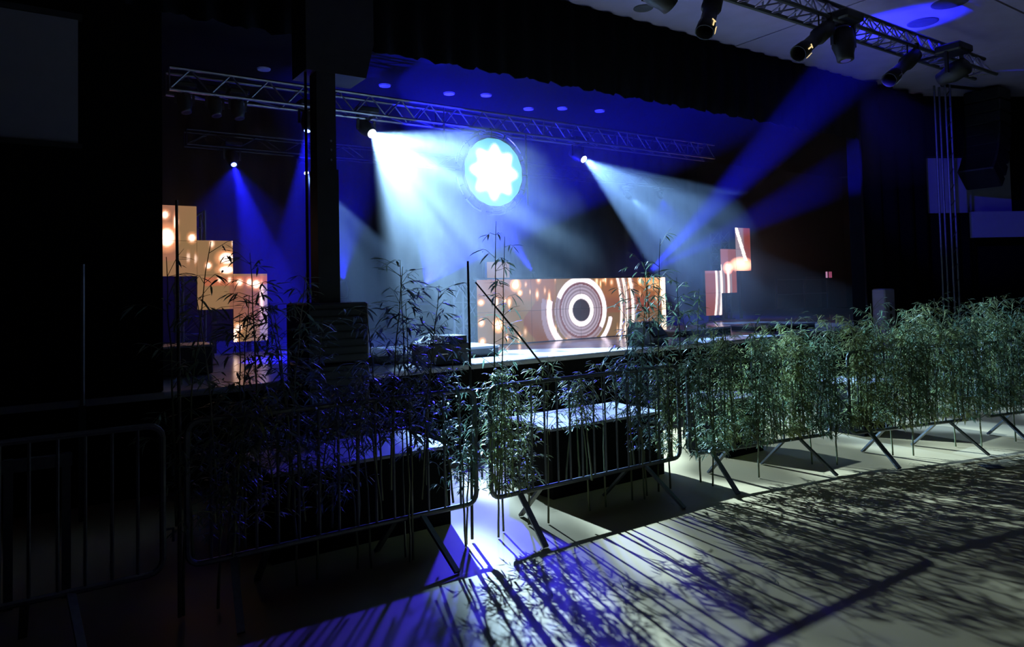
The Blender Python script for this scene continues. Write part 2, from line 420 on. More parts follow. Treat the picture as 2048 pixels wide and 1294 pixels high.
profile_spot('long black profile spotlight with a warm slot, leftmost on the front truss', (5.66, 4.6, 4.62), (5.40, 4.52, 4.18), True)
profile_spot('long black profile spotlight with a warm slot, middle of the front truss', (7.64, 4.6, 4.68), (7.03, 4.6, 4.27), True)
profile_spot('black profile spotlight without a glow, rightmost on the front truss', (9.62, 4.6, 4.70), (8.94, 4.6, 4.26), False)
moving_head('moving head with a blue lens at the top edge of the picture', (4.93, 4.5, 4.33), (5.6, 4.4, 3.9), E_DIMBLUE, 1, 1.1)
moving_head('black moving head with a lavender lens beside the middle profile spotlight', (7.94, 4.58, 4.33), (7.9, 4.4, 2.5), E_DIMBLUE, 1, 1.1)
moving_head('black unlit moving head near the right end of the front truss', (10.25, 4.6, 4.45), (10.5, 6.5, 3.9), BLK, 1, 1.1)

# the round lamp
lamp = thing('round_lamp', 'big round glowing lamp of white petals in the middle of the stage truss', 'lamp', DISC)
def radial_disc(parent):
    n, rings = 80, 20; Rr = .58
    vs = [tuple(DISC)]; cols = []
    def colr(r, a):
        petal = .80 + .10 * math.cos(8 * a + .4)
        k = min(1, max(0, (petal - r) / .24)); k = k * k * (3 - 2 * k)
        edge = (.16, .62, .9)
        return tuple(e * (1 - k) + wv * k for e, wv in zip(edge, (2.4, 2.9, 3.1))) + (1,)
    fs = []
    for i in range(1, rings + 1):
        for j in range(n):
            a = 2 * PI * j / n; r = Rr * i / rings
            lim = Rr * math.cos(PI / 16) / math.cos(((a + PI / 16) % (PI / 8)) - PI / 16)
            r = min(r, lim)
            vs.append((DISC.x + r * math.cos(a), DISC.y - .05 - .04 * (1 - i / rings), DISC.z + r * math.sin(a)))
    vs[0] = (DISC.x, DISC.y - .09, DISC.z)
    for j in range(n): fs.append((0, 1 + j, 1 + (j + 1) % n))
    for i in range(rings - 1):
        for j in range(n):
            a = 1 + i * n + j; b = 1 + i * n + (j + 1) % n
            fs.append((a, a + n, b + n, b))
    me = bpy.data.meshes.new('light_face'); me.from_pydata([tuple(Vector(v) - DISC) for v in vs], [], fs)
    at = me.color_attributes.new('screen', 'FLOAT_COLOR', 'POINT')
    for i, v in enumerate(vs):
        dx, dz = v[0] - DISC.x, v[2] - DISC.z
        at.data[i].color = colr(math.hypot(dx, dz) / Rr, math.atan2(dz, dx))
    return me
def screen_mat(name, strength):
    m = bpy.data.materials.new(name); m.use_nodes = True; nt = m.node_tree
    nt.nodes.remove(nt.nodes['Principled BSDF'])
    e = nt.nodes.new('ShaderNodeEmission'); a = nt.nodes.new('ShaderNodeAttribute'); a.attribute_name = 'screen'
    nt.links.new(a.outputs['Color'], e.inputs[0]); e.inputs[1].default_value = strength
    nt.links.new(e.outputs[0], nt.nodes['Material Output'].inputs[0]); m.cycles.emission_sampling = 'NONE'
    return m
LEDM = screen_mat('led_screen_glow', .72)
LAMPM = screen_mat('lamp_glow', 1.0)
me = radial_disc(lamp); me.materials.append(LAMPM); link('light_face', me, lamp)
MB().lathe(DISC + Vector((0, .12, 0)), (0, -1, 0), [(0, .4), (.08, .58), (.16, .6), (.165, .585), (.15, .58)], 16).build('housing', BLKM, lamp)
def circ(r, a0, a1, n=20, y=0):
    return [DISC + Vector((r * math.cos(a0 + (a1 - a0) * i / n), y, r * math.sin(a0 + (a1 - a0) * i / n))) for i in range(n + 1)]
for (a0, a1) in ((-62, -35), (-30, -3), (2, 28), (33, 62), (70, 100), (108, 135), (140, 170), (190, 215), (222, 250), (262, 290)):
    MB().tube(circ(.71, R(a0), R(a1), 10), .016, 6).build('ring_segment', ALU, lamp)
    MB().tube(circ(.66, R(a0), R(a1), 10, .08), .012, 5).build('ring_segment', BLKM, lamp)
for k in range(16):
    a = 2 * PI * k / 16
    MB().tube([DISC + Vector((.58 * math.cos(a), .03, .58 * math.sin(a))), DISC + Vector((.71 * math.cos(a), 0, .71 * math.sin(a)))], .009, 5).build('strut', BLKM, lamp)
MB().tube([DISC + Vector((0, 0, .7)), DISC + Vector((0, .055, .755))], .02, 6).build('hanger', BLKM, lamp)
for (x, z, lb) in ((5.58, 4.05, 'left'), (7.2, 3.18, 'right')):
    o = MB().tube([(x, 10.04, 4.46), (x, 10.02, z)], .017, 8).build('hanging_pipe', ALU)
    tag(o, 'thin aluminium pipe hanging from the truss just %s of the round lamp' % lb, 'pipe')

# ------------------------------------------------------------------ LED screens
def sm(x, a, b):
    t = min(1, max(0, (x - a) / (b - a))); return t * t * (3 - 2 * t)
def mixc(a, b, t): return tuple(x * (1 - t) + y * t for x, y in zip(a, b))
def blob(x, z, cx, cz, rx, rz): return max(0, 1 - ((x - cx) / rx) ** 2 - ((z - cz) / rz) ** 2)
def addc(c, d, k): return tuple(x + y * k for x, y in zip(c, d))
HOTW = (3.2, 2.6, 2.2); HOTO = (1.6, .45, .08)
rnd = random.Random(5)
SP_C = []
for k in range(46):
    u = rnd.random(); x = 5.5 + 3.95 * rnd.random(); z = 1.89 - abs(rnd.gauss(0, .16)) if k % 3 else .93 + abs(rnd.gauss(0, .12))
    SP_C.append((x, z, .015 + .03 * rnd.random(), .03 + .06 * rnd.random(), .4 + .8 * rnd.random()))
SP_C += [(5.57, 1.55, .05, .04, 2), (5.87, 1.2, .08, .09, 2.5), (5.57, 1.25, .05, .05, 1.6), (5.58, .97, .05, .05, 1.6), (6.2, 1.8, .08, .08, 2.2), (6.28, 1.68, .04, .04, 2), (6.02, 1.0, .03, .05, 1.4), (6.25, .98, .03, .08, 1.5)]
def col_centre(x, z):
    n = mnoise.noise(Vector((x * 1.4, z * 1.1, 3)))
    base = (.40, .24, .10)
    if x > 6.45 + .12 * math.sin(z * 9) and x < 6.95: base = (.33, .08, .05)
    if x > 8.0 and z > 1.3: base = (.42, .09, .07)
    elif x > 8.0: base = (.30, .16, .10)
    base = mixc(base, (.30, .20, .10), .4 + .5 * n)
    top = sm(z, 1.5, 1.62) * (1 if x < 7 or x > 7.9 else .2)
    c = mixc(base, (.55, .22, .08), top * .6)
    for (sx, sz, rx, rz, k) in SP_C:
        b = blob(x, z, sx, sz, rx * 1.5, rz * 1.5)
        if b > 0: c = addc(c, (1.8, .75, .25), b * k * .6)
        b = blob(x, z, sx, sz, rx * .8, rz * .8)
        if b > 0: c = addc(c, HOTW, b * k * .5)
    dx, dz = x - 7.5, z - 1.37; r = math.hypot(dx, dz); a = math.degrees(math.atan2(dz, dx))
    if r < .64:
        ringc = mixc((.36, .22, .25), (.62, .5, .62), .5 + .5 * math.sin(r * 95))
        if r < .55: c = mixc(c, ringc, .9)
        c2 = None
        if r < .18: c = (.055, .03, .035)
        elif r < .27: c = mixc((.055, .03, .035), (3, 2.6, 2.8), min(sm(r, .18, .2), 1 - sm(r, .25, .275)))
        elif .27 <= r < .42: c = mixc((.30, .2, .24), (.75, .62, .78), .5 + .5 * math.sin(r * 110))
        if .455 < r < .555 and (-35 < a < 155): c = mixc(c, (3.2, 2.8, 3.0), min(sm(r, .455, .475), 1 - sm(r, .53, .555)))
        if .42 < r < .455: c = (.28, .10, .10)
    if .60 < r < .73 and (165 < a or a < -118): c = mixc(c, (3.2, 2.6, 2.9), min(sm(r, .60, .63), 1 - sm(r, .69, .73)))
    if .60 < r < .70 and (-55 < a < -12): c = mixc(c, (3.2, 2.6, 2.9), min(sm(r, .60, .62), 1 - sm(r, .67, .70)))
    if .73 < r < .82 and (165 < a or a < -110): c = (.5, .36, .45)
    for (cx, rr, wd, st_) in ((7.25, 1.14, .022, 2.4), (7.25, 1.26, .026, 2.6), (7.25, 1.41, .028, 2.8)):
        q = math.hypot(x - cx, (z - 1.37) * .8)
        if x > 8.0 and abs(q - rr) < wd * 1.6:
            c = mixc(c, (st_, st_ * .82, st_ * .75), 1 - sm(abs(q - rr), wd * .7, wd * 1.6))
        elif x > 8.0 and rr < q < rr + .07: c = mixc(c, (.5, .4, .5), .6)
    e = math.hypot(x - 8.05, (z - 1.37) * .6)
    if e > 1.30 and x > 8.4: c = addc(c, (3, 2.4, 1.8), sm(e, 1.30, 1.34))
    hot = max(0, 1 - ((x - 9.2) / .42) ** 2 - ((z - 1.84) / .2) ** 2)
    if hot > 0: c = addc(c, (2.6, 1.2, .5), hot * (.6 + .6 * mnoise.noise(Vector((x * 9, z * 9, 1)))))
    return c
SP_L = [(1.62, 2.58, .11, .14, 3), (1.6, 2.9, .05, .06, 2), (1.74, 2.80, .03, .11, 2), (2.42, 2.29, .11, .09, 3), (2.42, 2.12, .11, .06, 2.6), (1.95, 2.58, .05, .06, 2.4), (2.17, 2.18, .04, .05, 2),
        (2.22, 2.5, .03, .06, 1.2), (2.52, 2.52, .03, .06, 1.2), (2.32, 1.98, .03, .05, 1.2), (2.46, 1.97, .03, .05, 1.2), (2.74, 1.93, .04, .06, 2), (2.84, 1.9, .06, .07, 2.4), (2.92, 1.7, .03, .3, .9), (2.52, 1.1, .05, .16, 2.4), (2.58, 1.26, .06, .06, 2), (1.9, 2.3, .02, .08, .8), (2.0, 2.28, .02, .08, .8), (2.6, 1.93, .05, .06, 1.6)]
def col_left(x, z):
    c = (.46, .23, .12)
    c = mixc(c, (.38, .23, .10), .5 + .5 * mnoise.noise(Vector((x * 2, z * 3, 9))))
    if z < 2.02 and z > 1.88 and x > 2.1: c = (.7, .2, .1)
    if x > 2.45 and 1.35 < z < 1.9: c = mixc(c, (.4, .11, .09), .6)
    if x < 1.75 and z > 2.25: c = mixc(c, (.6, .2, .15), .5)
    if x > 2.9 and z < 1.9: c = mixc(c, (.6, .5, .9), .6)
    for (sx, sz, rx, rz, k) in SP_L:
        b = blob(x, z, sx, sz, rx * 1.7, rz * 1.7)
        if b > 0: c = addc(c, (1.4, .5, .2), b * k * .35)
        b = blob(x, z, sx, sz, rx, rz)
        if b > 0: c = addc(c, HOTW, b * k * .5)
    return c
def col_right(x, z):
    c = (.42, .12, .10)
    if x > 14.0 and z > 2.2: c = mixc((.45, .33, .38), (.4, .08, .06), sm(x, 14.25, 14.35))
    if x < 13.7 and 2.0 < z: c = (.5, .2, .25)
    for cx, rr, wd in ((11.5, 1.78, .03), (11.5, 1.95, .035), (11.5, 2.2, .035)):
        if z < 2.2:
            q = math.hypot(x - cx, (z - 1.75) * .75)
            if abs(q - rr) < wd * 1.5: c = mixc(c, (3, 2.4, 2.3), 1 - sm(abs(q - rr), wd * .6, wd * 1.5))
            elif rr < q < rr + .12: c = (.45, .36, .4)
    ln = 14.05 + (3.05 - z) * .42
    if z > 2.3 and abs(x - ln) < .06: c = (3, 2.6, 2.4)
    b = blob(x, z, 14.2, 2.2, .48, .2)
    if b > 0: c = addc(c, (3.5, 1.6, 1.0), b * 1.4)
    b = blob(x, z, 13.7, 2.12, .2, .16)
    if b > 0: c = addc(c, (3.5, 1.2, .8), b * 1.5)
    return c
def col_small(x, z):
    return mixc((.42, .24, .11), (.36, .2, .09), .5 + .5 * mnoise.noise(Vector((x * 6, z * 6, 0))))
def led_panel(parent, x0, x1, z0, z1, y, fn, off, n=24):
    nx = n; nz = max(4, int(n * (z1 - z0) / (x1 - x0))); g = .002
    vs = []; fs = []; cs = []
    for j in range(nz + 1):
        for i in range(nx + 1):
            x = x0 + g + (x1 - x0 - 2 * g) * i / nx; z = z0 + g + (z1 - z0 - 2 * g) * j / nz
            vs.append((x, y, z)); cs.append(fn(x, z))
    for j in range(nz):
        for i in range(nx):
            a = j * (nx + 1) + i; fs.append((a, a + 1, a + nx + 2, a + nx + 1))
    me = bpy.data.meshes.new('led_panel'); me.from_pydata([tuple(Vector(v) - off) for v in vs], [], fs)
    at = me.color_attributes.new('screen', 'FLOAT_COLOR', 'POINT')
    for i, c_ in enumerate(cs): at.data[i].color = (max(0, c_[0]), max(0, c_[1]), max(0, c_[2]), 1)
    me.materials.append(LEDM)
    p = link('led_panel', me, parent)
    ORG[p.name] = Vector(off)
    MB().box(((x0 + x1) / 2, y + .035, (z0 + z1) / 2), (x1 - x0 - .004, .066, z1 - z0 - .004)).build('cabinet', BLK, p, org=off)
    return p
off = Vector((7.5, 9.0, .9))
bo = thing('led_screen', 'wide low LED screen on the stage centre showing glowing white rings', 'screen', off)
for i in range(8):
    for j in range(2):
        led_panel(bo, 5.5 + .496 * i, 5.5 + .496 * (i + 1), .91 + .49 * j, .91 + .49 * (j + 1), 9.0, col_centre, off, 30)
MB().box((7.48, 9.04, 1.905), (3.98, .1, .02)).build('top_rail', BLKM, bo)
off = Vector((2.3, 11.0, .9))
ls = thing('led_screen', 'stepped LED screen of orange light spots at the left of the stage', 'screen', off)
for i, (zb) in enumerate((2.03, 1.54, 1.05)):
    for j in range(2):
        if j == 0: MB().box((1.52 + .495 * (i + .5), 11.12, (.9 + zb) / 2), (.06, .05, zb - .9)).build('support', BLKM, ls)
        led_panel(ls, 1.52 + .495 * i, 1.52 + .495 * (i + 1), zb + .505 * j, zb + .505 * (j + 1), 11.0, col_left, off)
off = Vector((13.7, 11.0, .9))
rs_ = thing('led_screen', 'stepped LED screen with white curved stripes at the right of the stage', 'screen', off)
for i, (zb) in enumerate((1.02, 1.53, 2.05)):
    for j in range(2):
        if j == 0: MB().box((12.88 + .56 * (i + .5), 11.12, (.9 + zb) / 2), (.06, .05, zb - .9)).build('support', BLKM, rs_)
        led_panel(rs_, 12.88 + .56 * i, 12.88 + .56 * (i + 1), zb + .52 * j, zb + .52 * (j + 1), 11.0, col_right, off)
off = Vector((7.6, 11.0, .9))
cs_ = thing('led_screen', 'small plain orange LED screen standing behind the centre screen', 'screen', off)
led_panel(cs_, 6.95, 7.45, 1.75, 2.25, 11.0, col_small, off, 16)
MB().box((7.2, 11.1, 1.32), (.5, .1, .85)).build('support', BLKM, cs_)
def tower(label, x, y, z0, z1, s=.26, mat=ALU):
    t = thing('truss_tower', label, 'truss', (x, y, z0)); off = Vector((x, y, z0))
    um = unit_tube('chord', .02, mat, 8); ub = unit_tube('brace', .01, mat, 5)
    for dx in (-s / 2, s / 2):
        for dy in (-s / 2, s / 2): seg((x + dx, y + dy, z0 + .02), (x + dx, y + dy, z1), um, 'chord', t, off)
    n = max(2, int((z1 - z0) / .25))
    for i in range(n):
        a = z0 + .02 + (z1 - z0 - .02) * i / n; b = z0 + .02 + (z1 - z0 - .02) * (i + 1) / n
        s2 = 1 if i % 2 else -1
        for dy in (-s / 2, s / 2):
            seg((x - s2 * s / 2, y + dy, a), (x + s2 * s / 2, y + dy, b), ub, 'brace', t, off)
            seg((x - s / 2, y + dy, a), (x + s / 2, y + dy, a), ub, 'brace', t, off)
        for dx in (-s / 2, s / 2): seg((x + dx, y - s2 * s / 2, a), (x + dx, y + s2 * s / 2, b), ub, 'brace', t, off)
    MB().box((x, y, z0 + .01), (s + .12, s + .12, .02)).build('base_plate', mat, t)
    return t
tower('short aluminium truss piece standing behind the left end of centre screen', 5.42, 9.18, .9, 1.88)
tower('dark truss leg behind the stepped left screen', 2.0, 11.3, .9, 3.0, .3, STEEL)
tower('truss leg behind the stepped right screen', 13.8, 11.3, .9, 3.0, .3, STEEL)

# ------------------------------------------------------------------ risers on the stage
def riser(label, x0, x1, y0, y1, z):
    t = thing('stage_riser', label, 'riser', ((x0 + x1) / 2, (y0 + y1) / 2, .9))
    MB().box(((x0 + x1) / 2, (y0 + y1) / 2, (.9 + z - .03) / 2), (x1 - x0 - .02, y1 - y0 - .02, z - .93)).build('frame', BLKM, t)
    MB().bevbox(((x0 + x1) / 2, (y0 + y1) / 2, z - .015), (x1 - x0, y1 - y0, .03), .005).build('deck', STAGE, t)
riser('low stage riser left of centre, lit bright along its top', 2.6, 5.0, 7.65, 8.65, 1.03)
riser('low stage riser right of the centre screen', 8.6, 10.0, 8.0, 8.9, 1.02)
riser('low stage riser farther right beyond the monitor', 10.6, 12.0, 7.7, 8.5, 1.0)

def wedge(label, x, y, z, w_, rz):
    t = thing('monitor_wedge', label, 'speaker', (x, y, z), rz)
    prof = [(-.2, 0), (.2, 0), (.2, .12), (.02, .33), (-.14, .33), (-.2, .25)]
    vs = [(-w_ / 2, a, b) for a, b in prof] + [(w_ / 2, a, b) for a, b in prof]
    n = 6; fs = [tuple(range(n)), tuple(reversed(range(n, 2 * n)))] + [(i, i + n, (i + 1) % n + n, (i + 1) % n) for i in range(n)]
    o = MB().add(vs, fs); me = o.mesh('cabinet', BLK); link('cabinet', me, t)
    g = MB().box((0, .12, .235), (w_ * .86, .01, .24), Matrix.Rotation(R(40), 3, 'X')).mesh('grille', BLKM); link('grille', g, t)
    return t
wedge('black monitor wedge on the stage in front of the centre screen', 7.35, 7.35, .9, .5, R(200))
# case with a crumpled cloth
cs2 = thing('equipment_case', 'black case at the stage front with a white cloth on it', 'case', (3.95, 7.3, .9))
MB().bevbox((3.95, 7.3, 1.02), (.55, .4, .24), .012).build('body', BLK, cs2)
MB().box((4.1, 7.32, 1.18), (.24, .34, .08)).build('lid', BLK, cs2)
MB().tube([(3.8, 7.09, 1.0), (3.8, 7.07, 1.03), (3.92, 7.07, 1.03), (3.92, 7.09, 1.0)], .008, 5).build('handle', ALU, cs2)
n = 14; vs_ = []; fs_ = []
for j in range(n + 1):
    for i in range(n + 1):
        u, v = i / n, j / n; p = Vector((3.70 + .26 * u, 7.12 + .34 * v, 0))
        h = .10 * math.sin(PI * min(1, max(0, u))) * math.sin(PI * v) + .07 * abs(mnoise.noise(p * 14)) + .03 * mnoise.noise(p * 30)
        vs_.append((p.x + .03 * mnoise.noise(p * 11), p.y, 1.145 + max(0, h)))
for j in range(n):
    for i in range(n):
        a = j * (n + 1) + i; fs_.append((a, a + 1, a + n + 2, a + n + 1))
tag(MB().add(vs_, fs_).build('crumpled_cloth', CLOTH), 'crumpled white cloth lying on the black case at stage front', 'cloth')
fc = thing('flight_case', 'dark flight case with a bright top edge at the far left of the stage', 'case', (1.35, 8.4, .9))
MB().bevbox((1.35, 8.4, 1.06), (.6, .5, .3), .015).build('body', BLK, fc); MB().box((1.35, 8.4, 1.215), (.62, .52, .02)).build('edge_trim', ALU, fc)
# white column box at the right
wc = thing('column_speaker', 'slim white column with dark round holes at the right stage edge', 'speaker', (12.55, 6.82, 0))
MB().bevbox((12.55, 6.72, .85), (.34, .24, 1.5), .02).build('body', GREYT, wc)
for z in (1.0, 1.12, 1.24): MB().lathe((12.55, 6.595, z), (0, -1, 0), [(0, .04), (.006, .04)], 12).build('port', BLK, wc)
MB().box((12.55, 6.72, .05), (.4, .3, .1)).build('foot', BLK, wc)
# backstage railing, exit box, dark doorway
rl = thing('railing', 'thin metal railing in the dark area right of the stage', 'railing', (19.3, 12.6, .9))
for z in (1.82, 1.4): MB().tube([(17.8, 12.6, z), (20.3, 12.6, z)], .015, 6).build('rail', STEEL, rl)
for x in (17.8, 19.1, 20.3): MB().tube([(x, 12.6, .9), (x, 12.6, 1.84)], .018, 6).build('post', STEEL, rl)
ex = thing('sign_box', 'small pinkish glowing sign box beyond the railing', 'sign', (20.9, 12.9, 1.85))
MB().bevbox((20.93, 12.95, 1.96), (.42, .08, .22), .01).build('housing', BLK, ex)
MB().box((20.80, 12.90, 1.96), (.08, .01, .19)).build('left_panel', em('pale_pink_glow', (.7, .35, .6), .7), ex)
MB().box((21.0, 12.90, 1.96), (.16, .01, .19)).build('right_panel', E_PINK, ex)
MB().box((20.93, 12.97, 1.37), (.05, .05, .95)).build('post', BLK, ex)
struct(MB().box((21.8, 14.05, 1.4), (.9, .08, 1.05)).build('door_1', BLK))

# ------------------------------------------------------------------ PA towers
def speaker_box(parent, c, d, rot=None):
    o = MB().bevbox(c, d, .012, rot).build('speaker_box', BLK, parent); return o
pa = thing('speaker_tower', 'tall black mast with a speaker head on stacked cabinets, left of centre', 'speaker', (2.25, 6.15, 0))
for z0, z1 in ((.02, .56), (.58, 1.12), (1.14, 1.66)):
    MB().bevbox((2.25, 6.3, (z0 + z1) / 2), (.56, .6, z1 - z0), .015).build('cabinet', BLK, pa)
    for k in range(7):
        MB().box((2.25, 5.992, z0 + .06 + (z1 - z0 - .12) * k / 6), (.5, .012, .012)).build('grille_bar', BLKM, pa)
MB().box((2.205, 6.2, 2.25), (.195, .2, 1.2)).build('lower_mast', BLK, pa)
MB().box((2.20, 6.2, 3.38), (.175, .18, 1.1)).build('upper_mast', BLK, pa)
MB().add([(2.02, 6.1, 3.72), (2.58, 6.1, 3.72), (2.66, 6.1, 4.05), (2.66, 6.1, 4.75), (2.02, 6.1, 4.75), (2.02, 6.5, 3.72), (2.58, 6.5, 3.72), (2.66, 6.5, 4.05), (2.66, 6.5, 4.75), (2.02, 6.5, 4.75)],
         [(0, 1, 2, 3, 4), (9, 8, 7, 6, 5), (0, 5, 6, 1), (1, 6, 7, 2), (2, 7, 8, 3), (3, 8, 9, 4), (4, 9, 5, 0)]).build('head_cabinet', BLK, pa)
for z in (2.93, 3.02, 3.1): MB().lathe((2.23, 6.09, z), (0, -1, 0), [(0, .012), (.012, .01)], 8).build('bolt', ALU, pa)
pc = MB().tube([(2.045, 6.2, 1.2), (2.045, 6.2, 4.05)], .013, 8).build('cable_pole', BLKM)
tag(pc, 'thin dark pole standing just left of the left black mast', 'pole')
pb = thing('speaker_tower', 'slim lifting mast for the hanging speakers at the right', 'stand', (13.46, 6.0, 0))
for dx in (-.09, .09):
    for dy in (-.09, .09): MB().tube([(13.46 + dx, 6 + dy, .05), (13.46 + dx, 6 + dy, 5.2)], .018, 6).build('mast_tube', STEEL, pb)
for k in range(18): MB().tube([(13.37, 5.91, .2 + .28 * k), (13.55, 5.91, .34 + .28 * k)], .009, 5).build('brace', STEEL, pb)
MB().box((13.46, 6.0, .03), (.7, .7, .06)).build('base_plate', BLKM, pb)
la = thing('line_array', 'curved black column of hanging speaker boxes at the upper right', 'speaker', (15.0, 6.0, 5.3))
ang = 0.0; p = Vector((15.25, 6.0, 5.35))
for k in range(8):
    rot = Matrix.Rotation(ang, 3, 'Y') 
    c0 = p + rot @ Vector((0, 0, -.12))
    MB().bevbox(c0, (.5, .62, .22), .02, rot).build('speaker_box', BLK, la)
    MB().box(c0 + rot @ Vector((-.255, 0, 0)), (.01, .56, .18), rot).build('grille', BLKM, la)
    p = p + rot @ Vector((0, 0, -.235)); ang += R(1.5 + 1.5 * k)
MB().tube([(13.46, 6, 5.2), (15.25, 6.0, 5.36)], .03, 6).build('boom', BLKM, la)
o = MB().tube([(.36, 6.6, .9), (.36, 6.6, 2.02)], .017, 6).build('thin_stand', STEEL)
tag(o, 'thin bluish vertical tube standing against the dark left wall', 'pole')
MB().box((.36, 6.6, .45), (.05, .05, .9)).build('foot', BLK, o)
tt = thing('trestle_frame', 'faint grey metal frame behind the barrier at the far left', 'stand', (.1, 5.0, 0))
for x in (-.09, .19): MB().box((x, 5.0, .42), (.045, .045, .84)).build('leg', STEEL, tt)
MB().box((.05, 5.0, .80), (.34, .05, .07)).build('crossbar', STEEL, tt)

# ------------------------------------------------------------------ low boxes behind the barriers
for (x0, x1, y0, y1, lb) in ((1.30, 2.63, 4.73, 5.5, 'long low black box with a pale top, leftmost behind the barriers'), (3.58, 4.89, 4.72, 5.42, 'long low black box with a pale top behind the middle barrier'),
                             (5.80, 6.36, 4.72, 5.3, 'short low black box with a pale top, right of the long ones'), (7.75, 8.38, 4.42, 5.0, 'short low black box at the far right behind the hedge')):
    t = thing('low_platform', lb, 'platform', ((x0 + x1) / 2, (y0 + y1) / 2, 0))
    MB().box(((x0 + x1) / 2, (y0 + y1) / 2, .28), (x1 - x0 - .01, y1 - y0 - .01, .56)).build('cabinet', SKIRT, t)
    MB().bevbox(((x0 + x1) / 2, (y0 + y1) / 2, .57), (x1 - x0, y1 - y0, .025), .006).build('top_board', GREYT, t)

# ------------------------------------------------------------------ crowd barriers
BT, BB = 1.06, .28
ub = unit_tube('bar', .0085, STEEL, 6)
def barrier(label, a, b):
    a = Vector((*a, 0)); b = Vector((*b, 0)); L = (b - a).length; rz = math.atan2(b.y - a.y, b.x - a.x)
    t = thing('crowd_barrier', label, 'barrier', a, rz)
    O0 = ORG[t.name]; ORG[t.name] = Vector((0, 0, 0))
    r = .07; pts = []
    for (cx_, cz, a0) in ((L - r, BT - r, 90), (L - r, BB + r, 0), (r, BB + r, -90), (r, BT - r, 180)):
        for k in range(5):
            an = R(a0 - 90 * k / 4); pts.append((cx_ + r * math.cos(an), 0, cz + r * math.sin(an)))
    MB().tube(pts, .017, 8, True).build('frame', STEEL, t)
    n = int(round(L / .12))
    for i in range(1, n):
        x = L * i / n
        link('bar', ub, t, (x, 0, BB), None, (1, 1, BT - BB))
    for (x, s_) in ((.24, 1), (L - .42, -1)):
        m = MB(); 
        def leg(p, q):
            p = Vector(p); q = Vector(q); d_ = (q - p)
            rot = Vector((0, 0, 1)).rotation_difference(d_.normalized()).to_matrix()
            return MB().box((p + q) / 2, (.04, .018, d_.length), rot)
        leg((x, 0, BB), (x - .05 * s_, -.37, .01)).build('leg', STEEL, t)
        leg((x + .19 * s_, 0, BB), (x + .2 * s_, .28, .01)).build('leg', STEEL, t)
    for z in (.5, .85):
        MB().tube([(L + .005, 0, z), (L + .05, 0, z), (L + .05, 0, z - .07)], .008, 5).build('hook', STEEL, t)
    return t, a, (b - a).normalized(), L
BAR = []
for (lb, a, b) in (('steel crowd barrier at the far left, cut by the picture edge', (-1.3, 4.25), (.60, 4.25)),
                   ('dark steel crowd barrier left of centre before the left low box', (.72, 4.25), (2.56, 4.25)),
                   ('steel crowd barrier in the middle with lit floor under its feet', (2.69, 4.26), (4.60, 4.26)),
                   ('steel crowd barrier right of the middle behind dense bamboo', (4.73, 4.27), (6.42, 4.0)),
                   ('steel crowd barrier second from the right, covered in bamboo', (6.55, 3.88), (8.25, 3.47)),
                   ('steel crowd barrier at the right edge of the picture', (8.37, 3.45), (10.2, 3.05))):
    BAR.append(barrier(lb, a, b))

# ------------------------------------------------------------------ bamboo
def leafpts(m, p, d, L, wd, up, rg):
    d = d.normalized(); sd = d.cross(up)
    if sd.length < .05: sd = d.cross(Vector((1, 0, 0)))
    sd.normalize(); g = Vector((0, 0, -1))
    b1 = p + d * L * .3 + g * L * .03; b2 = p + d * L * .68 + g * L * .12; tp = p + d * L * .96 + g * L * .28
    m.add([p, b1 + sd * wd, b1 - sd * wd, b2 + sd * wd * .8, b2 - sd * wd * .8, tp], [(0, 2, 1), (1, 2, 4, 3), (3, 4, 5)])
SINGLE = (50, 51, 52, 53, 80, 81, 82)
def bamboo_meshes(seed, stems, hgt, z0, nodes, twigs, leaves, ll, spread, topw=1.0):
    rg = random.Random(seed); ms = MB(); ml = MB(); mt = MB(); rec = []
    for s in range(stems):
        x0, y0 = rg.uniform(-spread, spread) * .5, rg.uniform(-.05, .05)
        hx = hgt * rg.uniform(.8, 1.02); lx, ly = rg.uniform(-.16, .16), rg.uniform(-.10, .08)
        pts = []
        N = 12
        for i in range(N + 1):
            t = i / N
            pts.append(Vector((x0 + lx * t * t + rg.uniform(-.006, .006), y0 + ly * t * t, hx * t + .01)))
        if s > 0 or (seed % 2 and seed < 50): pts = pts[3:]; N = 9
        ms.tube(pts, [.0085 * (1 - .75 * i / N) for i in range(N + 1)], 5)
        for k in range(nodes):
            z = z0 + (hx - z0) * (k + rg.random() * .6) / nodes
            t = (z - pts[0].z) / (hx - pts[0].z + .01); i = max(0, min(N - 1, int(t * N))); f = min(1, max(0, t * N - i))
            p = pts[i].lerp(pts[i + 1], f)
            for q in range(twigs if rg.random() < .75 else max(1, twigs - 1)):
                a = rg.uniform(0, 2 * PI); e = rg.uniform(.2, 1.1)
                d = Vector((math.cos(a), math.sin(a) * .7, e)).normalized(); tl = rg.uniform(.07, .24) * topw
                e1 = p + d * tl * .6; e2 = p + d * tl + Vector((0, 0, -.03))
                mt.tube([p, e1, e2], [.0022, .0018, .001], 3)
                for j in range(leaves):
                    u = rg.uniform(.35, 1); q0 = p.lerp(e1, u / .6) if u < .6 else e1.lerp(e2, (u - .6) / .4)
                    aa = a + rg.uniform(-1.3, 1.3)
                    dd = Vector((math.cos(aa), math.sin(aa), rg.uniform(-.9, .45)))
                    L = ll * rg.uniform(.55, 1.25)
                    rec.append((q0, dd, L, L * rg.uniform(.055, .085), Vector((rg.uniform(-.6, .6), rg.uniform(-.6, .6), 1))))
    single = []
    if seed in SINGLE:                          # the leaves that can be told apart against the light: the topmost ones, each an object
        rec.sort(key=lambda e: -e[0].z); single = rec[:240]; rec = rec[240:]
    for e in rec: leafpts(ml, *e, rg)
    return ms, mt, ml, single
VAR = {}
